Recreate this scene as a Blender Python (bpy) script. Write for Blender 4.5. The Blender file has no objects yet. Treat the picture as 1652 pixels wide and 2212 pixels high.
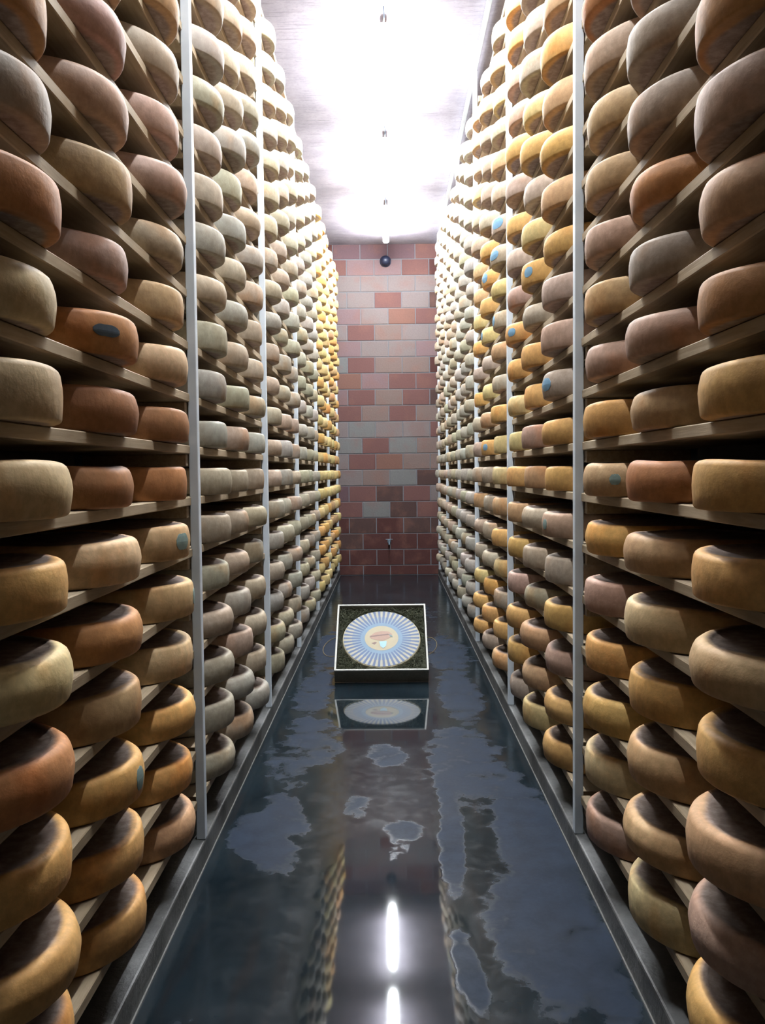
import bpy, bmesh, math, random
from mathutils import Vector, Matrix
from mathutils.bvhtree import BVHTree

random.seed(11)
PI = math.pi
scene = bpy.context.scene
COL = scene.collection

# ------------------------------------------------------------------ camera
H = 1.6
F_PX = 1876.0
YAW, PITCH, ROLL = math.radians(-0.4334), math.radians(2.661), math.radians(-0.5714)
CX = 0.0067


def cam_axes():
    c, s = math.cos(YAW), math.sin(YAW)
    right = Vector((c, -s, 0)); fwd = Vector((s, c, 0)); up = Vector((0, 0, 1))
    c, s = math.cos(PITCH), math.sin(PITCH)
    fwd, up = c * fwd - s * up, s * fwd + c * up
    c, s = math.cos(ROLL), math.sin(ROLL)
    return c * right + s * up, c * up - s * right, fwd


RIGHT, UP, FWD = cam_axes()
EYE = Vector((CX, 0, H))


def project(p):
    v = Vector(p) - EYE
    d = v.dot(FWD)
    if d < 0.05:
        return None
    return 826 + F_PX * v.dot(RIGHT) / d, 1106 - F_PX * v.dot(UP) / d


cd = bpy.data.cameras.new('camera')
cam = bpy.data.objects.new('camera', cd)
COL.objects.link(cam)
cd.sensor_fit = 'VERTICAL'
cd.sensor_height = 24.0
cd.lens = F_PX / 2212.0 * 24.0
cd.clip_start = 0.05
m = Matrix((RIGHT, UP, -FWD)).transposed().to_4x4()
m.translation = EYE
cam.matrix_world = m
scene.camera = cam

# ------------------------------------------------------------------ helpers


def new_obj(name, me, parent=None):
    o = bpy.data.objects.new(name, me)
    COL.objects.link(o)
    if parent is not None:
        o.parent = parent
    return o


def obj(name, bm, mats, parent=None, smooth=False):
    me = bpy.data.meshes.new(name)
    bmesh.ops.recalc_face_normals(bm, faces=bm.faces)
    bm.to_mesh(me)
    bm.free()
    for mt in (mats if isinstance(mats, (list, tuple)) else [mats]):
        me.materials.append(mt)
    if smooth:
        for p in me.polygons:
            p.use_smooth = True
    return new_obj(name, me, parent)


def tag(o, label=None, cat=None, group=None, kind=None):
    if label: o['label'] = label
    if cat: o['category'] = cat
    if group: o['group'] = group
    if kind: o['kind'] = kind
    return o


def empty(name, loc, label, cat, group=None):
    o = bpy.data.objects.new(name, None)
    COL.objects.link(o)
    o.empty_display_size = 0.1
    o.location = loc
    return tag(o, label, cat, group)


def box(bm, x0, x1, y0, y1, z0, z1, mi=0, bevel=0.0):
    r = bmesh.ops.create_cube(bm, size=1.0)
    for v in r['verts']:
        v.co = Vector(((x0 + x1) / 2 + v.co.x * (x1 - x0), (y0 + y1) / 2 + v.co.y * (y1 - y0), (z0 + z1) / 2 + v.co.z * (z1 - z0)))
    fs = set(f for v in r['verts'] for f in v.link_faces)
    for f in fs:
        f.material_index = mi
    if bevel > 0:
        es = list(set(e for v in r['verts'] for e in v.link_edges))
        rb = bmesh.ops.bevel(bm, geom=es, offset=bevel, segments=2, affect='EDGES', profile=0.5)
        for f in rb['faces']:
            f.material_index = mi
    return bm


def lathe(bm, prof, n, mi=None, loc=(0, 0, 0)):
    """profile [(r, z)] turned about z; r == 0 at the ends closes it"""
    rings = []
    for r, z in prof:
        if r < 1e-6:
            rings.append([bm.verts.new((loc[0], loc[1], loc[2] + z))])
        else:
            rings.append([bm.verts.new((loc[0] + r * math.cos(2 * PI * k / n), loc[1] + r * math.sin(2 * PI * k / n), loc[2] + z)) for k in range(n)])
    for i in range(len(rings) - 1):
        a, b = rings[i], rings[i + 1]
        for k in range(n):
            k2 = (k + 1) % n
            if len(a) == 1 and len(b) == 1:
                continue
            if len(a) == 1:
                f = bm.faces.new((a[0], b[k], b[k2]))
            elif len(b) == 1:
                f = bm.faces.new((a[k], a[k2], b[0]))
            else:
                f = bm.faces.new((a[k], a[k2], b[k2], b[k]))
            if mi:
                f.material_index = mi[i]
    return bm


def tube(bm, pts, r, n=8, cap=True):
    pts = [Vector(p) for p in pts]
    rings = []
    for i, p in enumerate(pts):
        t = (pts[min(i + 1, len(pts) - 1)] - pts[max(i - 1, 0)]).normalized()
        a = t.orthogonal().normalized() if i == 0 else (a_prev - t * a_prev.dot(t)).normalized()
        a_prev = a
        b = t.cross(a)
        rings.append([bm.verts.new(p + r * (math.cos(2 * PI * k / n) * a + math.sin(2 * PI * k / n) * b)) for k in range(n)])
    for i in range(len(rings) - 1):
        for k in range(n):
            bm.faces.new((rings[i][k], rings[i][(k + 1) % n], rings[i + 1][(k + 1) % n], rings[i + 1][k]))
    if cap:
        bm.faces.new(rings[0][::-1]); bm.faces.new(rings[-1])
    return bm


# ------------------------------------------------------------------ materials


class NT:
    def __init__(self, name):
        self.m = bpy.data.materials.new(name)
        self.m.use_nodes = True
        self.t = self.m.node_tree
        self.t.nodes.clear()
        self.out = self.n('ShaderNodeOutputMaterial')
        self.b = self.n('ShaderNodeBsdfPrincipled')
        self.l(self.b.outputs[0], self.out.inputs[0])

    def n(self, k, **kw):
        nd = self.t.nodes.new(k)
        for a, v in kw.items():
            setattr(nd, a, v)
        return nd

    def l(self, a, b):
        self.t.links.new(a, b)

    def set(self, sock, v):
        if hasattr(v, 'links') or isinstance(v, bpy.types.NodeSocket):
            self.l(v, sock)
        else:
            sock.default_value = v

    def math(self, op, a, b=0.0, c=0.0, clamp=False):
        nd = self.n('ShaderNodeMath', operation=op, use_clamp=clamp)
        self.set(nd.inputs[0], a); self.set(nd.inputs[1], b)
        if op in ('MULTIPLY_ADD', 'SMOOTH_MIN'):
            self.set(nd.inputs[2], c)
        return nd.outputs[0]

    def mix(self, f, a, b, blend='MIX'):
        nd = self.n('ShaderNodeMix', data_type='RGBA', blend_type=blend)
        self.set(nd.inputs[0], f)
        self.set(nd.inputs[6], a if not isinstance(a, tuple) else (*a[:3], 1))
        self.set(nd.inputs[7], b if not isinstance(b, tuple) else (*b[:3], 1))
        return nd.outputs[2]

    def noise(self, vec, scale, detail=4, rough=0.55, dist=0.0):
        nd = self.n('ShaderNodeTexNoise')
        self.l(vec, nd.inputs['Vector'])
        nd.inputs['Scale'].default_value = scale
        nd.inputs['Detail'].default_value = detail
        nd.inputs['Roughness'].default_value = rough
        nd.inputs['Distortion'].default_value = dist
        return nd.outputs['Fac']

    def ramp(self, f, a, b, smooth=True):
        nd = self.n('ShaderNodeMapRange', interpolation_type='SMOOTHSTEP' if smooth else 'LINEAR')
        self.set(nd.inputs[0], f)
        nd.inputs[1].default_value = a
        nd.inputs[2].default_value = b
        return nd.outputs[0]

    def vmul(self, vec, s):
        nd = self.n('ShaderNodeMapping')
        self.l(vec, nd.inputs[0])
        nd.inputs[3].default_value = s
        return nd.outputs[0]

    def bump(self, h, strength, dist=0.01):
        nd = self.n('ShaderNodeBump')
        nd.inputs['Strength'].default_value = strength
        nd.inputs['Distance'].default_value = dist
        self.l(h, nd.inputs['Height'])
        self.l(nd.outputs[0], self.b.inputs['Normal'])

    def base(self, v):
        self.set(self.b.inputs['Base Color'], v if not isinstance(v, tuple) else (*v[:3], 1))

    def rough(self, v):
        self.set(self.b.inputs['Roughness'], v)


def simple(name, col, rough=0.6, noise=0.15, scale=20, metal=0.0, emit=None):
    k = NT(name)
    g = k.n('ShaderNodeTexCoord').outputs['Object']
    n = k.noise(g, scale)
    k.base(k.mix(n, tuple(c * (1 - noise) for c in col), tuple(min(1, c * (1 + noise)) for c in col)))
    k.rough(rough)
    k.b.inputs['Metallic'].default_value = metal
    if emit:
        k.b.inputs['Emission Color'].default_value = (*emit[0], 1)
        k.b.inputs['Emission Strength'].default_value = emit[1]
    return k.m


def cheese_material(name, from_attribute):
    k = NT(name)
    if from_attribute:
        tint = k.n('ShaderNodeAttribute', attribute_name='tint').outputs['Color']
        loc = k.n('ShaderNodeAttribute', attribute_name='local').outputs['Vector']
        vec = k.n('ShaderNodeNewGeometry').outputs['Position']
    else:
        oi = k.n('ShaderNodeObjectInfo')
        tint = oi.outputs['Color']
        loc = k.n('ShaderNodeTexCoord').outputs['Object']
        ad = k.n('ShaderNodeVectorMath', operation='ADD')
        k.l(loc, ad.inputs[0])
        sc = k.n('ShaderNodeVectorMath', operation='SCALE')
        cmb = k.n('ShaderNodeCombineXYZ')
        k.l(oi.outputs['Random'], cmb.inputs[0]); k.l(oi.outputs['Random'], cmb.inputs[1]); k.l(oi.outputs['Random'], cmb.inputs[2])
        k.l(cmb.outputs[0], sc.inputs[0]); sc.inputs[3].default_value = 37.0
        k.l(sc.outputs[0], ad.inputs[1])
        vec = ad.outputs[0]
    sep = k.n('ShaderNodeSeparateXYZ')
    k.l(loc, sep.inputs[0])
    r = k.math('SQRT', k.math('ADD', k.math('MULTIPLY', sep.outputs[0], sep.outputs[0]), k.math('MULTIPLY', sep.outputs[1], sep.outputs[1])))
    big = k.noise(vec, 5.0, 3, 0.5)
    fine = k.noise(vec, 34.0, 5, 0.65)
    streak = k.noise(k.vmul(vec, (1, 1, 0.25)), 22.0, 3, 0.6)
    # rind: patches of paler bloom and greyish mould over the wheel's own colour
    c = k.mix(k.math('MULTIPLY', k.ramp(big, 0.48, 0.72), 0.8), tint, k.mix(1.0, tint, (1.12, 1.19, 1.25), 'MULTIPLY'))
    c = k.mix(k.math('MULTIPLY', k.ramp(big, 0.47, 0.28), 0.8), c, k.mix(1.0, c, (1.02, 0.80, 0.62), 'MULTIPLY'))
    c = k.mix(1.0, c, k.mix(k.ramp(fine, 0.3, 0.75), (0.84, 0.83, 0.81), (1.12, 1.12, 1.12)), 'MULTIPLY')
    c = k.mix(k.math('MULTIPLY', k.ramp(streak, 0.52, 0.75), 0.35), c, k.mix(1.0, c, (1.15, 1.2, 1.25), 'MULTIPLY'))
    # rusty ring just inside the rim, drab brown smear on the flat faces
    ring = k.math('MULTIPLY', k.ramp(r, 0.212, 0.236), k.ramp(r, 0.262, 0.243))
    rr = k.math('ADD', r, k.math('MULTIPLY', k.math('SUBTRACT', big, 0.5), 0.05))
    face = k.ramp(rr, 0.240, 0.218)
    facecol = k.mix(k.ramp(fine, 0.35, 0.7), (0.26, 0.185, 0.150), (0.42, 0.325, 0.27))
    c = k.mix(k.math('MULTIPLY', ring, 0.5), c, k.mix(1.0, c, (1.12, 1.08, 1.05), 'MULTIPLY'))
    c = k.mix(face, c, facecol)
    k.base(c)
    k.rough(0.62)
    k.b.inputs['Specular IOR Level'].default_value = 0.3
    h = k.math('ADD', k.math('MULTIPLY', fine, 0.6), k.math('MULTIPLY', streak, 0.4))
    k.bump(h, 0.35, 0.006)
    return k.m


def wood_material(name, a, b, rough=0.65):
    k = NT(name)
    g = k.n('ShaderNodeTexCoord').outputs['Object']
    oi = k.n('ShaderNodeObjectInfo')
    ad = k.n('ShaderNodeVectorMath', operation='ADD')
    k.l(g, ad.inputs[0]); k.l(oi.outputs['Location'], ad.inputs[1])
    v = ad.outputs[0]
    grain = k.noise(k.vmul(v, (22, 1.3, 22)), 3.0, 5, 0.6, 0.6)
    blotch = k.noise(v, 5.0, 3, 0.5)
    c = k.mix(k.ramp(grain, 0.3, 0.7), a, b)
    c = k.mix(k.math('MULTIPLY', k.ramp(blotch, 0.5, 0.75), 0.45), c, tuple(x * 0.55 for x in a))
    c = k.mix(k.math('MULTIPLY', oi.outputs['Random'], 0.4), c, tuple(x * 0.6 for x in b))
    k.base(c)
    k.rough(rough)
    k.bump(grain, 0.2, 0.004)
    return k.m


M = {}
M['cheese'] = cheese_material('cheese_rind', False)
M['cheese_far'] = cheese_material('cheese_rind_far', True)
M['board'] = wood_material('spruce_board', (0.40, 0.295, 0.18), (0.54, 0.425, 0.285))
M['crossbar'] = wood_material('crossbar_wood', (0.38, 0.28, 0.18), (0.52, 0.41, 0.28))
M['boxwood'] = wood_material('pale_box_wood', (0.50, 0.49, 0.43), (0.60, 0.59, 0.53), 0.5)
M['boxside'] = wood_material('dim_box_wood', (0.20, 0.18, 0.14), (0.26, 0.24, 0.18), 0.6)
M['post'] = simple('white_painted_post', (0.68, 0.735, 0.79), 0.45, 0.10, 9)
M['metal'] = simple('galvanised_metal', (0.45, 0.46, 0.48), 0.4, 0.1, 30, 0.8)
M['dark'] = simple('dark_blue_plastic', (0.012, 0.018, 0.045), 0.4, 0.2, 30)
M['housing'] = simple('lamp_housing_grey', (0.62, 0.64, 0.66), 0.45, 0.05, 10)
M['wire'] = simple('hanger_wire', (0.20, 0.24, 0.30), 0.4, 0.1, 10, 0.6)
M['rope'] = simple('brown_rope', (0.16, 0.12, 0.06), 0.8, 0.3, 60)
M['hay'] = simple('dry_hay', (0.05, 0.055, 0.026), 0.75, 0.55, 14)
M['marker'] = simple('blue_label', (0.16, 0.30, 0.42), 0.6, 0.25, 60)
M['marker_grey'] = simple('grey_green_label', (0.22, 0.30, 0.27), 0.6, 0.3, 60)
M['marker_dark'] = simple('dark_blue_mark', (0.06, 0.09, 0.12), 0.6, 0.4, 40)
LAMP_STRENGTH = 46.0
M['tube'] = simple('lit_lamp_diffuser', (0.9, 0.9, 0.9), 0.4, 0.0, 5, 0.0, ((0.91, 0.965, 1.0), LAMP_STRENGTH))


def concrete(name, a, b, board=None, rough=0.8):
    k = NT(name)
    g = k.n('ShaderNodeNewGeometry').outputs['Position']
    n1 = k.noise(g, 3.0, 5, 0.6)
    n2 = k.noise(g, 40.0, 3, 0.6)
    c = k.mix(k.ramp(n1, 0.3, 0.7), a, b)
    c = k.mix(k.math('MULTIPLY', k.ramp(n2, 0.45, 0.7), 0.25), c, tuple(x * 0.6 for x in a))
    h = n2
    if board:
        grain = k.noise(k.vmul(g, (1.2, 16.0, 1.0)), 3.0, 5, 0.65, 0.4)
        c = k.mix(k.math('MULTIPLY', k.ramp(grain, 0.52, 0.7), 0.55), c, tuple(x * 0.55 for x in a))
        h = grain
    k.base(c)
    k.rough(rough)
    k.bump(h, 0.3, 0.01)
    return k.m


M['ceiling'] = concrete('board_marked_concrete', (0.28, 0.255, 0.30), (0.38, 0.345, 0.40), True)
M['sidewall'] = concrete('side_wall_plaster', (0.10, 0.085, 0.075), (0.14, 0.12, 0.105))
M['curb'] = concrete('curb_concrete', (0.06, 0.06, 0.058), (0.17, 0.17, 0.165), rough=0.5)
M['bead'] = simple('sealant_line', (0.15, 0.145, 0.135), 0.35, 0.2, 20)


def floor_material():
    k = NT('wet_concrete_floor')
    g = k.n('ShaderNodeNewGeometry').outputs['Position']
    dry = k.n('ShaderNodeAttribute', attribute_name='dry').outputs['Fac']
    n1 = k.noise(g, 9.0, 6, 0.65, 0.3)
    n2 = k.noise(g, 60.0, 3, 0.6)
    n3 = k.noise(g, 2.2, 4, 0.6)
    streak = k.noise(k.vmul(g, (9.0, 0.8, 1.0)), 2.0, 5, 0.6)
    d = k.math('ADD', dry, k.math('MULTIPLY', k.math('SUBTRACT', n1, 0.5), 0.95))
    d = k.math('ADD', d, k.math('MULTIPLY', k.math('SUBTRACT', k.noise(g, 4.5, 4, 0.6), 0.5), 0.8))
    mask = k.math('MULTIPLY', k.ramp(d, 0.36, 0.74), k.math('MULTIPLY_ADD', n3, 0.5, 0.6), clamp=True)
    wetcol = k.mix(k.ramp(n3, 0.3, 0.7), (0.006, 0.011, 0.015), (0.012, 0.020, 0.026))
    wetcol = k.mix(k.math('MULTIPLY', k.ramp(streak, 0.5, 0.7), 0.5), wetcol, (0.016, 0.013, 0.013))
    drycol = k.mix(k.ramp(n1, 0.3, 0.7), (0.009, 0.016, 0.030), (0.018, 0.029, 0.051))
    k.base(k.mix(mask, wetcol, drycol))
    # standing water down the middle of the near floor, only a damp film elsewhere
    pool = k.n('ShaderNodeAttribute', attribute_name='pool').outputs['Fac']
    rw = k.math('MULTIPLY_ADD', k.ramp(n1, 0.35, 0.75), 0.12, 0.13)
    rm = k.n('ShaderNodeMix', data_type='FLOAT')
    k.l(k.ramp(k.math('ADD', pool, k.math('MULTIPLY', k.math('SUBTRACT', n1, 0.5), 0.6)), 0.35, 0.6), rm.inputs[0])
    k.l(rw, rm.inputs[2]); rm.inputs[3].default_value = 0.04
    rd = k.math('MULTIPLY_ADD', n2, 0.15, 0.50)
    sp = k.n('ShaderNodeMix', data_type='FLOAT')
    k.l(mask, sp.inputs[0]); sp.inputs[2].default_value = 0.26; sp.inputs[3].default_value = 0.08
    k.l(sp.outputs[0], k.b.inputs['Specular IOR Level'])
    mx = k.n('ShaderNodeMix', data_type='FLOAT')
    k.l(mask, mx.inputs[0]); k.l(rm.outputs[0], mx.inputs[2]); k.l(rd, mx.inputs[3])
    k.rough(mx.outputs[0])
    h = k.math('ADD', k.math('MULTIPLY', mask, 0.9), k.math('MULTIPLY', k.math('MULTIPLY', n2, mask), 0.8))
    h = k.math('ADD', h, k.math('MULTIPLY', n3, 0.15))
    k.bump(h, 0.04, 0.006)
    return k.m


M['floor'] = floor_material()

# ------------------------------------------------------------------ room
WALL_X = 1.30
Y_BACK, Y_WALL = -1.6, 13.40
CEIL = 5.06
F_X = 0.759          # foot of the curbs
CURB = 0.10

# floor, with the damp and drying patches of the concrete stored per vertex
# (x, y, half width, half length, tilt, strength)
PATCHES = [
    (-0.56, 3.72, 0.13, 0.30, 0.35, 1.0), (-0.50, 4.05, 0.10, 0.28, 0.3, 0.8),
    (0.62, 3.55, 0.16, 0.95, 0.0, 0.95), (0.52, 2.95, 0.18, 0.45, 0.1, 0.9), (0.66, 2.75, 0.10, 0.35, 0, 0.9),
    (0.27, 3.75, 0.055, 0.55, -0.05, 1.0), (0.25, 2.72, 0.045, 0.22, 0.08, 1.0), (0.29, 4.6, 0.07, 0.7, 0, 0.8),
    (0.06, 3.80, 0.09, 0.12, 0.0, 0.8), (0.03, 3.65, 0.05, 0.16, 0, 0.6), (-0.16, 4.05, 0.07, 0.25, 0, 0.6),
    (-0.02, 4.85, 0.10, 0.22, 0.2, 0.8), (0.42, 4.75, 0.22, 0.65, 0, 0.8),
    (-0.45, 5.2, 0.16, 0.5, 0.2, 0.75), (-0.55, 6.3, 0.14, 0.7, 0, 0.8), (0.50, 6.2, 0.15, 0.8, 0, 0.85),
    (0.5, 7.6, 0.2, 0.8, 0, 0.8), (-0.5, 7.8, 0.18, 0.9, 0, 0.85),
    (0.0, 8.2, 0.5, 0.4, 0, 0.6), (-0.3, 9.5, 0.3, 1.0, 0, 0.6), (0.3, 9.8, 0.25, 0.8, 0, 0.5),
    (0.62, 1.95, 0.10, 0.2, 0, 0.6), (-0.62, 2.35, 0.1, 0.12, 0, 0.5), (-0.55, 4.75, 0.16, 0.4, 0.1, 0.6),
]


def dryness(x, y):
    s = 0.0
    for px, py, a, b, t, w in PATCHES:
        dx, dy = x - px, y - py
        u = dx * math.cos(t) + dy * math.sin(t)
        v = -dx * math.sin(t) + dy * math.cos(t)
        q = (u / a) ** 2 + (v / b) ** 2
        if q < 4:
            s = max(s, w * math.exp(-0.55 * q * q))
    return s


bm = bmesh.new()
lay = bm.verts.layers.float.new('dry')
pool_lay = bm.verts.layers.float.new('pool')
NX, NY = 64, 560
grid = []
for j in range(NY + 1):
    y = Y_BACK + (Y_WALL - Y_BACK) * j / NY
    row = []
    for i in range(NX + 1):
        x = -F_X + 2 * F_X * i / NX
        v = bm.verts.new((x, y, 0))
        v[lay] = dryness(x, y)
        v[pool_lay] = math.exp(-((x + 0.01) / 0.30) ** 4) * (1 / (1 + math.exp((y - 3.75) / 0.22))) + 0.85 * math.exp(-((x + 0.06) / 0.42) ** 4 - ((y - 5.65) / 0.75) ** 4)
        row.append(v)
    grid.append(row)
for j in range(NY):
    for i in range(NX):
        bm.faces.new((grid[j][i], grid[j][i + 1], grid[j + 1][i + 1], grid[j + 1][i]))
fl = obj('floor', bm, M['floor'])
tag(fl, 'dark wet concrete aisle floor with puddles and drying patches', 'floor', kind='structure')

for side, s in ((1, -1), (2, 1)):
    bm = bmesh.new()
    box(bm, min(s * F_X, s * WALL_X), max(s * F_X, s * WALL_X), Y_BACK, Y_WALL, -0.05, CURB, 0, 0.008)
    word = 'left' if s < 0 else 'right'
    o = obj('trim_%d' % side, bm, M['curb'])
    tag(o, 'low concrete kerb under the %s cheese rack' % word, 'kerb', kind='structure')
    bm = bmesh.new()
    box(bm, min(s * (F_X - 0.005), s * F_X), max(s * (F_X - 0.005), s * F_X), Y_BACK, Y_WALL - 0.01, 0, 0.006)
    obj('sealant_bead', bm, M['bead'], o)
    bm = bmesh.new()
    box(bm, min(s * WALL_X, s * (WALL_X + 0.2)), max(s * WALL_X, s * (WALL_X + 0.2)), Y_BACK, Y_WALL + 0.3, -0.05, CEIL)
    tag(obj('wall_' + word, bm, M['sidewall']), 'dim plaster side wall behind the %s rack' % word, 'wall', kind='structure')
bm = bmesh.new()
box(bm, -WALL_X - 0.2, WALL_X + 0.2, Y_BACK - 0.2, Y_WALL + 0.3, CEIL, CEIL + 0.2)
tag(obj('ceiling', bm, M['ceiling']), 'pale board-marked concrete ceiling lit by the row of lamps', 'ceiling', kind='structure')
bm = bmesh.new()
box(bm, -WALL_X - 0.2, WALL_X + 0.2, Y_BACK - 0.2, Y_BACK, -0.05, CEIL)
tag(obj('wall_front', bm, M['sidewall']), 'plain wall at the near end of the aisle', 'wall', kind='structure')

# end wall of hollow clay blocks, laid in running bond
PALETTE = {
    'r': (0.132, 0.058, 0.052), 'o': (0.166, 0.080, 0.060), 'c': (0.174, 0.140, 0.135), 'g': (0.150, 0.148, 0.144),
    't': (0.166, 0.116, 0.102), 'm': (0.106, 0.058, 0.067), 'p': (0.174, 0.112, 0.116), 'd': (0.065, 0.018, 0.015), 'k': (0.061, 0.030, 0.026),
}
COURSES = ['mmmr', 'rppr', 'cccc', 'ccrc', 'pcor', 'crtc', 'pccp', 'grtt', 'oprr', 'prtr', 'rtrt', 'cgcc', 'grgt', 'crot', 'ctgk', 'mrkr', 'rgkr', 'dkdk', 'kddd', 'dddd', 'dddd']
bl = {}


def block_material(key):
    col = PALETTE[key]
    k = NT('clay_block_' + {'r': 'red', 'o': 'orange', 'c': 'cream', 'g': 'greenish', 't': 'tan', 'm': 'mauve', 'p': 'pink', 'd': 'dark_red', 'k': 'brown'}[key])
    g = k.n('ShaderNodeNewGeometry').outputs['Position']
    n1 = k.noise(g, 3.2, 4, 0.6)
    n2 = k.noise(g, 45.0, 3, 0.6)
    c = k.mix(k.math('MULTIPLY', k.ramp(n1, 0.48, 0.66), 0.30), col, (0.20, 0.09, 0.065))
    c = k.mix(1.0, c, k.mix(n2, (0.8, 0.8, 0.8), (1.15, 1.15, 1.15)), 'MULTIPLY')
    k.base(c)
    k.rough(0.85)
    k.bump(n2, 0.3, 0.004)
    return k.m


keys = list(PALETTE)
mats = [block_material(k) for k in keys] + [simple('wall_mortar', (0.15, 0.15, 0.165), 0.9, 0.15, 20)]
bm = bmesh.new()
box(bm, -WALL_X - 0.2, WALL_X + 0.2, Y_WALL + 0.006, Y_WALL + 0.3, -0.05, CEIL, len(keys))
CH, CW, J = 0.2464, 0.4185, 0.007
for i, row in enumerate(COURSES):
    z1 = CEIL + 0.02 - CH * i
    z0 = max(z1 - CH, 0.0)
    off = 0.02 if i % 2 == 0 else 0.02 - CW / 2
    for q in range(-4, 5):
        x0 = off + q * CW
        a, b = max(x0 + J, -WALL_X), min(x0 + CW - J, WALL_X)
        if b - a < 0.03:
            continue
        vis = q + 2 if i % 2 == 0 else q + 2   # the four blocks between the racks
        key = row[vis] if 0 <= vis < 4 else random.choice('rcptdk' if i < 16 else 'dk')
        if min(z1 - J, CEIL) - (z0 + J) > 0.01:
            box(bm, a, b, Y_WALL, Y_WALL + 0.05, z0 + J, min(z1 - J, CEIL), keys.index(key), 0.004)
tag(obj('wall_back', bm, mats), 'end wall of red and cream hollow clay blocks', 'wall', kind='structure')

# ------------------------------------------------------------------ racks
POSTS = {-1: [-0.42, 1.54, 3.51, 5.51, 7.41, 9.40, 11.30, 13.22], 1: [-0.40, 1.56, 3.54, 5.52, 7.60, 9.48, 11.40, 13.24]}
COLUMNS = {
    -1: {0: [0.55, 1.15], 1: [1.87, 2.44, 3.10], 2: [3.89, 4.44, 5.00]},
    1: {0: [0.55, 1.15], 1: [1.965, 2.54, 3.11], 2: [3.96, 4.565, 5.15]},
}
P_X = 0.777
B_FRONT, B_BACK, B_T = 0.786, 1.21, 0.034
Z1, DZ = 0.262, 0.2072
R_W, H_W, C_X = 0.262, 0.116, 0.973
SIDE = {-1: 'left', 1: 'right'}
ORD = ['zeroth', 'first', 'second', 'third', 'fourth', 'fifth', 'sixth', 'seventh', 'eighth', 'ninth', 'tenth', 'eleventh', 'twelfth', 'thirteenth',
       'fourteenth', 'fifteenth', 'sixteenth', 'seventeenth', 'eighteenth', 'nineteenth', 'twentieth', 'twenty-first', 'twenty-second', 'twenty-third']
NTH = ['', 'nearest', 'second', 'third', 'fourth', 'fifth', 'sixth', 'seventh']
for s in (-1, 1):
    for b in range(3, 7):
        a, c = POSTS[s][b], POSTS[s][b + 1]
        w = (c - a - 0.10) / 3
        COLUMNS[s][b] = [a + 0.05 + w * (q + 0.5) for q in range(3)]


def rows_of(s, b):
    if b == 0:
        return range(3, 14)
    if s < 0:
        return range(1, 22)
    return range(1, 22) if b <= 3 else (range(1, 23) if b < 6 else range(1, 24))


def boards_of(s, b):
    if b == 0:
        return range(3, 14)
    return range(1, 23) if b < 6 or s < 0 else range(1, 24)


# uprights: a white front post, a rear post and a wooden crossbar under every shelf
protos = {}
for s in (-1, 1):
    for i, y in enumerate(POSTS[s]):
        if i == 0:
            continue
        n = i - 1
        where = ('white post rack upright out of sight beside the camera, %s rack' % SIDE[s]) if n == 0 else \
            '%s white metal rack upright with wooden crossbars along the %s rack' % (NTH[n], SIDE[s])
        up = empty('rack_upright', (s * P_X, y, CURB), where, 'rack upright', 'white rack uprights along the %s side of the aisle' % SIDE[s])
        if s not in protos:
            bm = bmesh.new()
            box(bm, -0.018, 0.018, -0.021, 0.021, 0.0, (4.64 if s < 0 else CEIL - 0.05) - CURB, 0, 0.003)
            fp = obj('front_post', bm, M['post'], up)
            bm = bmesh.new()
            xr = s * (1.235 - P_X)
            box(bm, xr - 0.02, xr + 0.02, -0.02, 0.02, 0.0, (4.64 if s < 0 else CEIL - 0.05) - CURB, 0, 0.003)
            rp = obj('rear_post', bm, M['post'], up)
            bars = []
            bm = bmesh.new()
            x0, x1 = sorted((s * (0.799 - P_X), s * (1.214 - P_X)))
            box(bm, x0, x1, -0.056, 0.056, -0.048, 0.0, 0, 0.003)
            cb = obj('crossbar', bm, M['crossbar'], up)
            cb.location = (0, 0, Z1 - B_T - 0.0012 - CURB)
            bars.append(cb)
            for k in range(2, 23 if s < 0 else 24):
                c = cb.copy(); COL.objects.link(c); c.parent = up
                c.location = (0, 0, Z1 + DZ * (k - 1) - B_T - 0.0012 - CURB)
                bars.append(c)
            protos[s] = [fp, rp] + bars
        else:
            for ch in protos[s]:
                c = ch.copy(); COL.objects.link(c); c.parent = up

# white rail closing the top of the right-hand rack just under the ceiling
bm = bmesh.new()
box(bm, P_X - 0.018, P_X + 0.018, POSTS[1][1], Y_WALL - 0.02, CEIL - 0.046, CEIL - 0.012, 0, 0.003)
tag(obj('top_rail', bm, M['post']), 'long white rail along the top of the right rack under the ceiling', 'rail')

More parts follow.
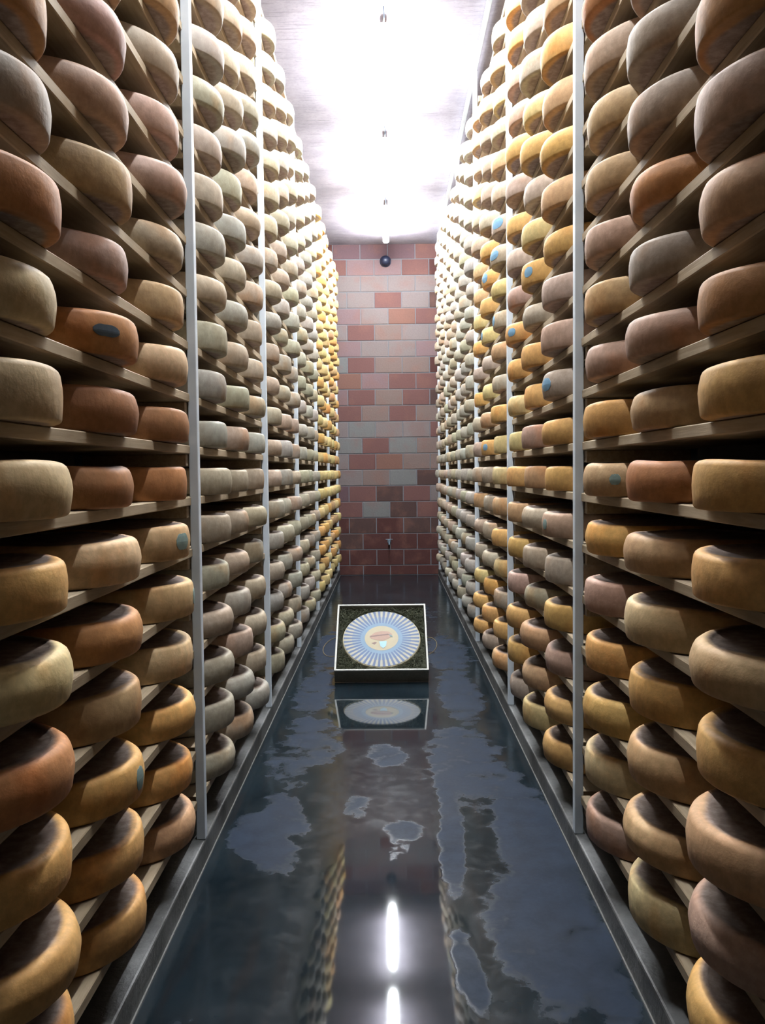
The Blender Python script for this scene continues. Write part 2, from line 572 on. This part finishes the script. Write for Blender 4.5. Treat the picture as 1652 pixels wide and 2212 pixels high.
# boards: one plank per bay and level, resting on the crossbars
board_mesh = {}
BAYNAME = {0: 'beside the camera before the nearest bay', 1: 'in front of the nearest post', 2: 'between nearest and second posts', 3: 'between second and third posts', 4: 'between third and fourth posts',
           5: 'between fourth and fifth posts', 6: 'between fifth and sixth posts'}
for s in (-1, 1):
    for b in range(0, 7):
        y0, y1 = POSTS[s][b] + 0.024, POSTS[s][b + 1] - 0.024
        for k in boards_of(s, b):
            key = (s, b, k % 3)
            if key not in board_mesh:
                bm = bmesh.new()
                x0, x1 = sorted((s * B_FRONT, s * B_BACK))
                L = (y1 - y0) / 2
                ns = 10
                ring = []
                rr = random.Random(hash(key) & 0xffff)
                ph = rr.uniform(0, 6)
                for q in range(ns + 1):
                    yy = -L + 2 * L * q / ns
                    e = 0.0025 * math.sin(3.1 * yy + ph) + rr.uniform(-0.0012, 0.0012)
                    xf, xb = s * (B_FRONT + e), s * B_BACK
                    c = 0.003
                    ring.append([bm.verts.new(p) for p in ((xf, yy, -B_T + c), (xf, yy, -c), (xf + s * c, yy, 0), (xb, yy, 0), (xb, yy, -B_T), (xf + s * c, yy, -B_T))])
                for q in range(ns):
                    for t in range(6):
                        bm.faces.new((ring[q][t], ring[q][(t + 1) % 6], ring[q + 1][(t + 1) % 6], ring[q + 1][t]))
                bm.faces.new(ring[0]); bm.faces.new(ring[-1][::-1])
                o = obj('shelf_board', bm, M['board'])
                board_mesh[key] = o
            else:
                o = board_mesh[key].copy()
                COL.objects.link(o)
            o.location = (0, (y0 + y1) / 2, Z1 + DZ * (k - 1))
            bare = k not in rows_of(s, b)
            tag(o, '%s spruce board, %s up on the %s rack, %s' % ('empty' if bare else 'cheese-laden', ORD[k], SIDE[s], BAYNAME[b]), 'shelf board',
                'spruce boards on the %s rack' % SIDE[s])

# ------------------------------------------------------------------ cheese wheels


def wheel_profile(v):
    """(r, z) from the underside centre round the rim to the top centre"""
    bulge, er, dish = v
    R, h = R_W, H_W
    eb = er * 0.55
    p = [(0, 0.0), (R * 0.45, 0.0), (R * 0.75, 0.0), (R - eb - 0.010, 0.0)]
    for a in (10, 32, 55, 78):
        t = math.radians(a)
        p.append((R - eb - 0.003 + eb * math.sin(t), eb * 0.9 * (1 - math.cos(t))))
    for q in (0.35, 0.5, 0.65):
        p.append((R + bulge * (1 - (2 * q - 1) ** 2 * 4) - 0.002, h * q))
    for a in (78, 55, 32, 10):
        t = math.radians(a)
        p.append((R - er - 0.004 + er * math.sin(t), h - er * 0.85 * (1 - math.cos(t))))
    p += [(R - er - 0.016, h - 0.0005), (R * 0.82, h - dish * 0.6), (R * 0.7, h - dish), (R * 0.4, h - dish), (0, h - dish * 0.8)]
    return p


VARIANTS = [(0.004, 0.024, 0.004), (0.005, 0.030, 0.006), (0.003, 0.020, 0.003), (0.006, 0.027, 0.005), (0.002, 0.022, 0.007)]


def warp(bm, rnd):
    a1, a2, a3 = rnd.uniform(0, 6.28), rnd.uniform(0, 6.28), rnd.uniform(0, 6.28)
    for v in bm.verts:
        t = math.atan2(v.co.y, v.co.x)
        k = 1 + 0.006 * math.sin(2 * t + a1) + 0.004 * math.sin(3 * t + a2) - 0.004
        v.co.x *= k; v.co.y *= k
        if v.co.z > H_W * 0.6:
            v.co.z += (0.003 * math.sin(t + a3) + 0.002 * math.sin(4 * t + a1)) * min(1, math.hypot(v.co.x, v.co.y) / R_W)


wheel_mesh = []
for i, v in enumerate(VARIANTS):
    bm = bmesh.new()
    lathe(bm, wheel_profile(v), 96)
    warp(bm, random.Random(40 + i))
    bmesh.ops.recalc_face_normals(bm, faces=bm.faces)
    me = bpy.data.meshes.new('cheese_wheel')
    bm.to_mesh(me); bm.free()
    for p in me.polygons:
        p.use_smooth = True
    me.materials.append(M['cheese'])
    wheel_mesh.append(me)

# colour families, as the wheels' own rinds differ with their age
TONES = {
    'orange-brown': (0.46, 0.215, 0.085), 'golden': (0.59, 0.335, 0.115), 'reddish brown': (0.38, 0.18, 0.085), 'tan': (0.49, 0.305, 0.16),
    'cream': (0.60, 0.43, 0.235), 'grey-tan': (0.41, 0.325, 0.24), 'grey': (0.375, 0.337, 0.277), 'greyish olive': (0.37, 0.332, 0.24), 'yellow': (0.58, 0.44, 0.20),
    'pinkish tan': (0.45, 0.29, 0.215),
}
MIX = {
    (-1, 0): ['tan', 'orange-brown'], (1, 0): ['tan', 'golden'],
    (-1, 1): ['golden', 'tan', 'golden', 'cream', 'orange-brown'],
    (1, 1): ['tan', 'golden', 'golden', 'cream', 'pinkish tan'],
    (-1, 2): ['grey-tan', 'greyish olive', 'grey', 'grey-tan'],
    (1, 2): ['golden', 'tan', 'golden', 'grey-tan', 'yellow', 'pinkish tan'],
    (-1, 3): ['grey', 'grey-tan', 'greyish olive'],
    (1, 3): ['golden', 'yellow', 'grey-tan', 'tan', 'grey-tan'],
    (-1, 4): ['grey', 'greyish olive', 'grey'], (1, 4): ['grey', 'greyish olive', 'grey'],
    (-1, 5): ['yellow', 'golden', 'yellow'], (1, 5): ['grey', 'greyish olive', 'grey-tan'],
    (-1, 6): ['yellow', 'golden', 'yellow', 'tan'], (1, 6): ['grey', 'grey-tan'],
}
# the wheels that stand out in the near bays: (side, bay, column, row) -> tone
FIXED = {
    (-1, 1, 0, 8): 'cream', (-1, 1, 0, 7): 'cream', (-1, 1, 1, 7): 'reddish brown', (-1, 1, 2, 7): 'orange-brown', (-1, 1, 1, 8): 'reddish brown',
    (-1, 1, 2, 8): 'reddish brown', (-1, 1, 1, 9): 'orange-brown', (-1, 1, 1, 6): 'cream', (-1, 1, 0, 6): 'golden', (-1, 1, 0, 5): 'cream', (-1, 1, 1, 5): 'orange-brown',
    (-1, 1, 1, 4): 'tan', (-1, 1, 2, 3): 'golden', (-1, 1, 1, 3): 'golden', (-1, 1, 1, 2): 'golden', (-1, 1, 1, 1): 'golden', (-1, 1, 0, 3): 'golden', (-1, 1, 0, 2): 'golden', (-1, 1, 2, 6): 'tan', (-1, 1, 2, 5): 'tan',
    (1, 1, 0, 8): 'golden', (1, 1, 0, 7): 'golden', (1, 1, 0, 6): 'golden', (1, 1, 0, 5): 'tan', (1, 1, 0, 4): 'golden', (1, 1, 1, 7): 'orange-brown', (1, 1, 1, 6): 'tan',
    (1, 1, 1, 5): 'cream', (1, 1, 1, 4): 'golden', (1, 1, 1, 8): 'tan', (1, 1, 2, 3): 'golden', (1, 1, 0, 3): 'tan', (1, 1, 0, 9): 'orange-brown',
}
# paper or casein marks: (side, bay, column, row) -> (angle from the aisle towards the far end, size, height, material, words)
MARKS = {
    (1, 2, 0, 9): (15, 0.10, 0.06, 'marker', 'pale blue'), (1, 2, 2, 11): (5, 0.08, 0.05, 'marker', 'pale blue'), (1, 2, 1, 12): (-20, 0.08, 0.05, 'marker', 'pale blue'),
    (1, 3, 0, 15): (5, 0.14, 0.07, 'marker', 'pale blue'), (1, 3, 0, 14): (10, 0.14, 0.06, 'marker', 'pale blue'), (1, 3, 1, 14): (10, 0.10, 0.07, 'marker', 'pale blue'),
    (1, 3, 0, 12): (25, 0.10, 0.07, 'marker', 'pale blue'), (1, 3, 1, 12): (25, 0.09, 0.06, 'marker', 'pale blue'), (1, 3, 1, 8): (5, 0.07, 0.05, 'marker', 'blue'),
    (-1, 1, 1, 9): (-30, 0.09, 0.034, 'marker_dark', 'dark blue'), (-1, 1, 1, 3): (25, 0.06, 0.07, 'marker_grey', 'grey-green'),
    (-1, 1, 2, 5): (35, 0.07, 0.06, 'marker_grey', 'grey-green'), (-1, 1, 2, 6): (-12, 0.09, 0.06, 'marker_grey', 'grey-green'), (1, 1, 2, 7): (-40, 0.045, 0.04, 'marker_grey', 'grey'),
    (1, 2, 0, 6): (18, 0.05, 0.05, 'marker_grey', 'greenish'),
}
wheels = []
for s in (-1, 1):
    for b in range(0, 7):
        for c, y in enumerate(COLUMNS[s][b]):
            for k in rows_of(s, b):
                rnd = random.Random(s * 7919 + b * 613 + c * 101 + k * 17)
                tone = FIXED.get((s, b, c, k)) or rnd.choice(MIX[(s, b)])
                if b == 1 and k > 9 and (s, b, c, k) not in FIXED:
                    tone = rnd.choice(['pinkish tan', 'tan', 'pinkish tan', 'orange-brown', 'grey-tan'])
                v = rnd.uniform(0.90, 1.12)
                if b == 1 and k <= 6:      # extra light put into the colour: low near rinds brightened
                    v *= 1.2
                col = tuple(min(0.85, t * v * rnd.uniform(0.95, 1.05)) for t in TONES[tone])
                loc = Vector((s * (C_X + rnd.uniform(-0.012, 0.012)), y + rnd.uniform(-0.012, 0.012), Z1 + DZ * (k - 1) + 0.0012))
                sc = (rnd.uniform(0.985, 1.015), rnd.uniform(0.93, 1.05))
                if 'cream' == tone and b == 1:
                    sc = (1.01, 1.05)
                pr = project(loc + Vector((-s * R_W, 0.05, H_W / 2)))
                seen = b > 0 and pr is not None and -70 < pr[0] < 1722 and -60 < pr[1] < 2290
                wheels.append(dict(s=s, b=b, c=c, k=k, tone=tone, col=col, loc=loc, sc=sc, rot=rnd.uniform(0, 2 * PI), var=rnd.randrange(5),
                                   seen=seen, dist=(loc - EYE).length))
single = sorted((w for w in wheels if w['seen']), key=lambda w: w['dist'])[:300]
ids = {id(w) for w in single}
label_mesh = {}
for w in single:
    s, b, c, k = w['s'], w['b'], w['c'], w['k']
    o = bpy.data.objects.new('cheese_wheel', wheel_mesh[w['var']])
    COL.objects.link(o)
    mark = MARKS.get((s, b, c, k))
    o.location = w['loc']
    o.rotation_euler = (0, 0, (0 if s < 0 else PI) if mark else w['rot'])
    o.scale = (w['sc'][0], w['sc'][0], w['sc'][1])
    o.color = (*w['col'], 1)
    pos = {2: 'first', 1: 'second', 0: 'third'}[c]
    txt = '%s cheese wheel, %s shelf up the %s rack, %s wheel before %s post' % (w['tone'], ORD[k], SIDE[s], pos, NTH[b])
    if mark:
        ang, wd, ht, mt, words = mark
        txt = '%s cheese with %s mark, %s shelf up the %s rack, %s before %s post' % (w['tone'], words, ORD[k], SIDE[s], pos, NTH[b])
        # a thin curved patch on the side of the wheel, turned to the aisle
        bm = bmesh.new()
        base = 0.0 + math.radians(ang - (26 if ang > -10 else 0)) * (1 if s < 0 else -1)
        half = wd / R_W / 2
        nseg = 10
        rr = random.Random(k * 31 + b)
        if w['var'] not in label_mesh:
            label_mesh[w['var']] = BVHTree.FromPolygons([v.co.copy() for v in wheel_mesh[w['var']].vertices], [tuple(p.vertices) for p in wheel_mesh[w['var']].polygons])
        tree = label_mesh[w['var']]
        zc = H_W * 0.52
        nz = 6
        outer, inner_ = [], []
        for q in range(nseg + 1):
            t = base - half + 2 * half * q / nseg
            e = max(0.3, 1 - abs(2 * q / nseg - 1) ** 4 * 0.75) * rr.uniform(0.86, 1.0)
            ca, cb_ = [], []
            for r_ in range(nz + 1):
                z = zc + ht * e * (r_ / nz - 0.5)
                d = Vector((math.cos(t), math.sin(t), 0))
                hit = tree.ray_cast(d * 0.5 + Vector((0, 0, z)), -d)[0]
                R = math.hypot(hit.x, hit.y)
                ca.append(bm.verts.new(d * (R + 0.0013) + Vector((0, 0, z))))
                cb_.append(bm.verts.new(d * (R - 0.0006) + Vector((0, 0, z))))
            outer.append(ca); inner_.append(cb_)
        for q in range(nseg):
            for r_ in range(nz):
                bm.faces.new((outer[q][r_], outer[q + 1][r_], outer[q + 1][r_ + 1], outer[q][r_ + 1]))
                bm.faces.new((inner_[q][r_], inner_[q][r_ + 1], inner_[q + 1][r_ + 1], inner_[q + 1][r_]))
            bm.faces.new((outer[q][0], inner_[q][0], inner_[q + 1][0], outer[q + 1][0]))
            bm.faces.new((outer[q][nz], outer[q + 1][nz], inner_[q + 1][nz], inner_[q][nz]))
        for q in (0, nseg):
            for r_ in range(nz):
                bm.faces.new((outer[q][r_], outer[q][r_ + 1], inner_[q][r_ + 1], inner_[q][r_]))
        mk = obj('rind_mark', bm, M[mt], o)
        mk['label'] = '%s mark' % words
    tag(o, txt, 'cheese', 'cheese wheels on the racks')

# the wheels beyond those: one object
bm = bmesh.new()
la = bm.verts.layers.float_color.new('tint')
lb = bm.verts.layers.float_vector.new('local')
for w in wheels:
    if id(w) in ids:
        continue
    n = 28 if w['dist'] < 9 else 22
    prof = wheel_profile(VARIANTS[w['var']])
    prof = [prof[i] for i in (0, 3, 5, 6, 7, 9, 11, 12, 13, 15, 17, 19)]
    before = len(bm.verts)
    lathe(bm, prof, n)
    bm.verts.ensure_lookup_table()
    cr, sr = math.cos(w['rot']), math.sin(w['rot'])
    for v in bm.verts[before:]:
        p = v.co.copy()
        v[lb] = p
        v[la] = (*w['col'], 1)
        v.co = Vector((w['loc'].x + w['sc'][0] * (p.x * cr - p.y * sr), w['loc'].y + w['sc'][0] * (p.x * sr + p.y * cr), w['loc'].z + w['sc'][1] * p.z))
o = obj('distant_cheese_wheels', bm, M['cheese_far'], smooth=True)
tag(o, 'grey, white and yellow cheese wheels filling the far bays of both racks', 'cheese', kind='stuff')

# ------------------------------------------------------------------ presentation box with the decorated cheese
TAU = math.radians(35.0)
BW, BT = 0.713, 0.135
wt = 0.014
BX, BY = -0.062, 6.54
# local frame: x across, y up the face, z out of the face; origin at the lower back edge on the floor
ROT = Matrix.Rotation(TAU, 4, 'X')
root = empty('presentation_box', (BX, BY, 0.0), 'square wooden box tilted up on the wet aisle floor, framing a blue-striped cheese', 'box')
root.rotation_euler = (TAU, 0, 0)


def part(name, mats, *boxes, bevel=0.003):
    bm = bmesh.new()
    for q in boxes:
        box(bm, *q, 0, bevel)
    return obj(name, bm, mats, root)


h = BW / 2
part('front_panel', [M['boxside']], (-h, h, 0.0, wt, 0.0, BT - 0.012))
part('rear_panel', [M['boxside']], (-h, h, BW - wt, BW, 0.0, BT - 0.012))
part('side_panel', [M['boxside']], (-h, -h + wt, wt, BW - wt, 0.0, BT - 0.012))
part('side_panel', [M['boxside']], (h - wt, h, wt, BW - wt, 0.0, BT - 0.012))
part('bottom_panel', [M['boxside']], (-h + wt, h - wt, wt, BW - wt, 0.0, 0.012))
rim = part('rim', [M['boxwood']], (-h, h, 0.0, wt, BT - 0.012, BT), (-h, h, BW - wt, BW, BT - 0.012, BT),
           (-h, -h + wt, wt, BW - wt, BT - 0.012, BT), (h - wt, h, wt, BW - wt, BT - 0.012, BT), bevel=0.0015)
rim['label'] = 'pale rim of the box'
# the strut behind that holds the box up
bm = bmesh.new()
zb = BW * math.sin(TAU) * 0.86
for sx in (-0.22, 0.22):
    yb = BW * 0.86
    inv = ROT.to_3x3().inverted()
    top = Vector((sx, yb, -0.004))
    foot = inv @ Vector((sx, yb * math.cos(TAU) + 0.10, 0.006))
    tube(bm, [top, foot], 0.013, 10)
st = obj('rear_strut', bm, M['boxside'], root)
for sx in (-1, 1):
    bm = bmesh.new()
    pts = []
    if sx < 0:
        for q in range(15):
            t = PI * q / 14
            pts.append((sx * (h + 0.105 * math.sin(t) + 0.001), BW * 0.44 + 0.10 * math.cos(t), BT * 0.45 - 0.035 * math.sin(t)))
    else:
        for q in range(15):
            t = PI * q / 14
            pts.append((sx * (h + 0.075 * math.sin(t) + 0.001), BW * 0.44 + 0.09 * math.cos(t), BT * 0.45 + 0.02 * math.sin(t)))
    tube(bm, pts, 0.0035, 6)
    obj('rope_handle', bm, M['rope'], root, smooth=True)

# cheese lying in the box
RC, HC = 0.308, 0.095
cw = empty('decorated_cheese', (0, 0, 0), 'large round cheese with blue and cream rays around an emblem, bedded in hay', 'cheese')
centre = ROT @ Vector((0, BW / 2, 0.013))
cw.location = Vector((BX, BY, 0.0)) + centre
cw.rotation_euler = (TAU, 0, 0)
bm = bmesh.new()
lathe(bm, [(0, 0), (RC - 0.02, 0), (RC - 0.004, 0.008), (RC, 0.03), (RC, HC - 0.025), (RC - 0.004, HC - 0.006), (RC - 0.012, HC), (0, HC)], 96)
M['sidecheese'] = simple('gift_cheese_rind', (0.62, 0.55, 0.38), 0.6, 0.15, 30)
obj('rind', bm, M['sidecheese'], cw, smooth=False)
M['blue'] = simple('blue_ray_print', (0.005, 0.042, 0.14), 0.5, 0.25, 25)
M['creamprint'] = simple('cream_ray_print', (0.31, 0.29, 0.215), 0.5, 0.1, 25)
M['paleblue'] = simple('pale_blue_print', (0.08, 0.17, 0.27), 0.5, 0.2, 20)
M['disc'] = simple('cream_emblem_print', (0.33, 0.27, 0.145), 0.5, 0.1, 25)
M['rust'] = simple('pinkish_hill_print', (0.28, 0.145, 0.085), 0.5, 0.25, 40)
M['brownline'] = simple('brown_line_print', (0.12, 0.05, 0.03), 0.5, 0.2, 40)
M['teal'] = simple('teal_print', (0.07, 0.13, 0.12), 0.5, 0.2, 40)
M['shield'] = simple('light_blue_shield_print', (0.22, 0.40, 0.47), 0.5, 0.05, 40)
# ray print: wedges with a pale blue ground between the tips near the emblem
bm = bmesh.new()
NR = 46
z = HC + 0.0012
for i in range(NR * 2):
    blue = i % 2 == 0
    t0, t1 = 2 * PI * (i - 0.5) / (NR * 2), 2 * PI * (i + 0.5) / (NR * 2)
    segs = ((0.118, 0.165, 2), (0.165, 0.232, 0 if blue else 2), (0.232, RC - 0.010, 0 if blue else 1))
    for r0, r1, mi in segs:
        if mi == 2 and r0 > 0.15:
            # cream wedge grows outwards between two pale blue flanks
            tm = (t0 + t1) / 2
            q = (t1 - t0) * 0.5
            for (a0, a1, b0, b1, mm) in ((t0, tm, t0, tm - q * 0.45, 2), (tm, tm, tm - q * 0.45, tm + q * 0.45, 1), (tm, t1, tm + q * 0.45, t1, 2)):
                vs = [(r0, a0), (r1, b0), (r1, b1)] if mm == 1 else [(r0, a0), (r1, b0), (r1, b1), (r0, a1)]
                f = bm.faces.new([bm.verts.new((r * math.cos(a), r * math.sin(a), z)) for r, a in vs])
                f.material_index = mm
        else:
            f = bm.faces.new([bm.verts.new((r * math.cos(a), r * math.sin(a), z)) for r, a in ((r0, t0), (r1, t0), (r1, t1), (r0, t1))])
            f.material_index = mi
rp = obj('ray_print', bm, [M['blue'], M['creamprint'], M['paleblue']], cw)
rp['label'] = 'ring of blue and cream rays'
bm = bmesh.new()


def flat(pts, z, th=0.0006):
    a = [bm.verts.new((x, y, z)) for x, y in pts]
    b = [bm.verts.new((x, y, z + th)) for x, y in pts]
    fs = [bm.faces.new(a[::-1]), bm.faces.new(b)]
    for i in range(len(a)):
        fs.append(bm.faces.new((a[i], a[(i + 1) % len(a)], b[(i + 1) % len(a)], b[i])))
    return fs


def mi(fs, k):
    for f in fs:
        f.material_index = k


RE = 0.132
mi(flat([(RE * math.cos(2 * PI * k / 64), RE * math.sin(2 * PI * k / 64)) for k in range(64)], HC + 0.0016), 0)
mi(flat([(-0.095, 0.015), (-0.055, 0.058), (0.0, 0.075), (0.055, 0.07), (0.085, 0.04), (0.07, 0.005), (0.045, -0.012), (0.01, -0.03), (-0.04, -0.022), (-0.08, -0.008)], HC + 0.0026), 1)
mi(flat([(-0.09, 0.022), (-0.03, 0.033), (0.05, 0.044), (0.062, 0.036), (-0.03, 0.022), (-0.088, 0.010)], HC + 0.0036), 2)
mi(flat([(0.06, 0.04), (0.082, 0.028), (0.088, 0.008), (0.068, 0.012)], HC + 0.0040), 3)
mi(flat([(-0.078, -0.055), (-0.05, -0.042), (-0.035, -0.05), (-0.055, -0.07)], HC + 0.0026), 2)
mi(flat([(-0.018, -0.04), (0.040, -0.036), (0.036, -0.085), (0.014, -0.112), (-0.008, -0.09)], HC + 0.0044), 4)
em = obj('emblem', bm, [M['disc'], M['rust'], M['brownline'], M['teal'], M['shield']], cw)
em['label'] = 'cream emblem with a pinkish hill and a light blue shield'

# hay bedding around the cheese
bm = bmesh.new()
rnd = random.Random(5)
cnt = 0
inner = h - wt - 0.006
while cnt < 2600:
    x, y = rnd.uniform(-inner, inner), rnd.uniform(-inner, inner)
    if math.hypot(x, y) < RC + 0.004:
        continue
    a = rnd.uniform(0, 2 * PI)
    L = rnd.uniform(0.03, 0.09)
    z0 = rnd.uniform(0.030, 0.105)
    pts = []
    for q in range(4):
        t = q / 3 - 0.5
        px = x + L * t * math.cos(a) + 0.01 * math.sin(5 * t) * math.sin(a)
        py = y + L * t * math.sin(a) - 0.01 * math.sin(5 * t) * math.cos(a)
        rr = math.hypot(px, py)
        if rr < RC + 0.004:
            px *= (RC + 0.004) / rr; py *= (RC + 0.004) / rr
        px = max(-inner, min(inner, px)); py = max(-inner, min(inner, py))
        pts.append(Vector((px, py, z0 + rnd.uniform(-0.006, 0.006))))
    if min((pts[i + 1] - pts[i]).length for i in range(3)) < 0.003:
        continue
    tube(bm, pts, 0.0013, 3, cap=False)
    cnt += 1
hy = obj('hay', bm, M['hay'])
hy.location = cw.location
hy.rotation_euler = (TAU, 0, 0)
tag(hy, 'dark dry hay packed around the striped cheese in the box', 'hay', kind='stuff')

# ------------------------------------------------------------------ lamps hung under the ceiling
LZ = 4.93
LAMPS = [(2.35, 3.85), (4.50, 6.05), (6.70, 8.30), (8.95, 10.58), (11.20, 12.72)]
NAMES = ['nearest lit lamp tube, above the nearest rack bays', 'second lit lamp tube under the ceiling', 'third lit lamp tube, middle of the ceiling row', 'fourth lit lamp tube under the ceiling, beyond the middle one',
         'lit lamp tube closest to the brick end wall']
for (y0, y1), nm in zip(LAMPS, NAMES):
    lp = empty('ceiling_lamp', (0.0, (y0 + y1) / 2, LZ), nm, 'lamp', 'lamps along the ceiling')
    L = (y1 - y0) / 2
    bm = bmesh.new()
    n = 20
    prof = [(0, -L), (0.03, -L), (0.044, -L + 0.012), (0.044, L - 0.012), (0.03, L), (0, L)]
    lathe(bm, prof, n)
    for v in bm.verts:
        v.co = Vector((v.co.x, v.co.z, v.co.y * 0.8))
    obj('diffuser', bm, M['tube'], lp, smooth=True)
    bm = bmesh.new()
    box(bm, -0.035, 0.035, -L + 0.02, L - 0.02, 0.036, 0.058, 0, 0.004)
    obj('housing', bm, M['housing'], lp)
    for q in (-L + 0.10, L - 0.10):
        bm = bmesh.new()
        tube(bm, [(0, q, 0.055), (0, q, CEIL - LZ)], 0.004, 8)
        obj('hanger_rod', bm, M['wire'], lp)
    bm = bmesh.new()
    tube(bm, [(0, -L + 0.02, 0.05), (0.005, -L - 0.05, 0.06), (0, -L - 0.07, CEIL - LZ)], 0.005, 8)
    obj('power_cable', bm, M['wire'], lp, smooth=True)

# ------------------------------------------------------------------ fittings on the end wall
vt = empty('vent_cap', (-0.012, Y_WALL, 4.80), 'dark round vent cap high on the brick end wall', 'vent')
bm = bmesh.new()
lathe(bm, [(0.0, 0.0), (0.088, 0.0), (0.088, 0.012), (0.078, 0.016), (0.074, 0.03), (0.0, 0.03)], 40)
for v in bm.verts:
    v.co = Vector((v.co.x, -v.co.z, v.co.y))
obj('flange', bm, M['dark'], vt)
bm = bmesh.new()
lathe(bm, [(0.0, 0.03), (0.070, 0.03), (0.072, 0.05), (0.066, 0.075), (0.048, 0.094), (0.022, 0.104), (0, 0.106)], 40)
for v in bm.verts:
    v.co = Vector((v.co.x, -v.co.z, v.co.y))
obj('dome', bm, M['dark'], vt, smooth=True)
tp = empty('wall_tap', (0.004, Y_WALL, 0.52), 'small blue-grey water tap low on the brick end wall', 'tap')
M['tapmetal'] = simple('blue_grey_metal', (0.16, 0.22, 0.27), 0.35, 0.1, 30, 0.5)
bm = bmesh.new()
tube(bm, [(0, 0, 0), (0, -0.05, 0)], 0.018, 12); tube(bm, [(0, -0.045, 0.01), (0, -0.075, -0.005), (0, -0.085, -0.045)], 0.013, 12)
obj('spout', bm, M['tapmetal'], tp)
bm = bmesh.new()
tube(bm, [(0, -0.05, 0.012), (0, -0.05, 0.035)], 0.006, 8)
box(bm, -0.055, 0.055, -0.058, -0.042, 0.033, 0.043, 0, 0.003)
obj('handle', bm, M['tapmetal'], tp)
bm = bmesh.new()
lathe(bm, [(0, 0), (0.03, 0), (0.028, 0.006), (0.019, 0.008), (0, 0.008)], 20)
for v in bm.verts:
    v.co = Vector((v.co.x, -v.co.z, v.co.y))
obj('flange', bm, M['tapmetal'], tp)

# ------------------------------------------------------------------ world and view
w = bpy.data.worlds.new('World')
scene.world = w
w.use_nodes = True
w.node_tree.nodes['Background'].inputs[0].default_value = (0.02, 0.02, 0.025, 1)
w.node_tree.nodes['Background'].inputs[1].default_value = 0.0
vs = scene.view_settings
scene.display_settings.display_device = 'sRGB'
vs.view_transform = 'Standard'
vs.look = 'None'
vs.exposure = 2.65
vs.gamma = 1.0
vs.use_curve_mapping = False
cy = scene.cycles
cy.use_denoising = True
cy.use_adaptive_sampling = True
cy.adaptive_threshold = 0.035
cy.max_bounces = 8
cy.diffuse_bounces = 1
cy.glossy_bounces = 4
cy.sample_clamp_indirect = 8.0
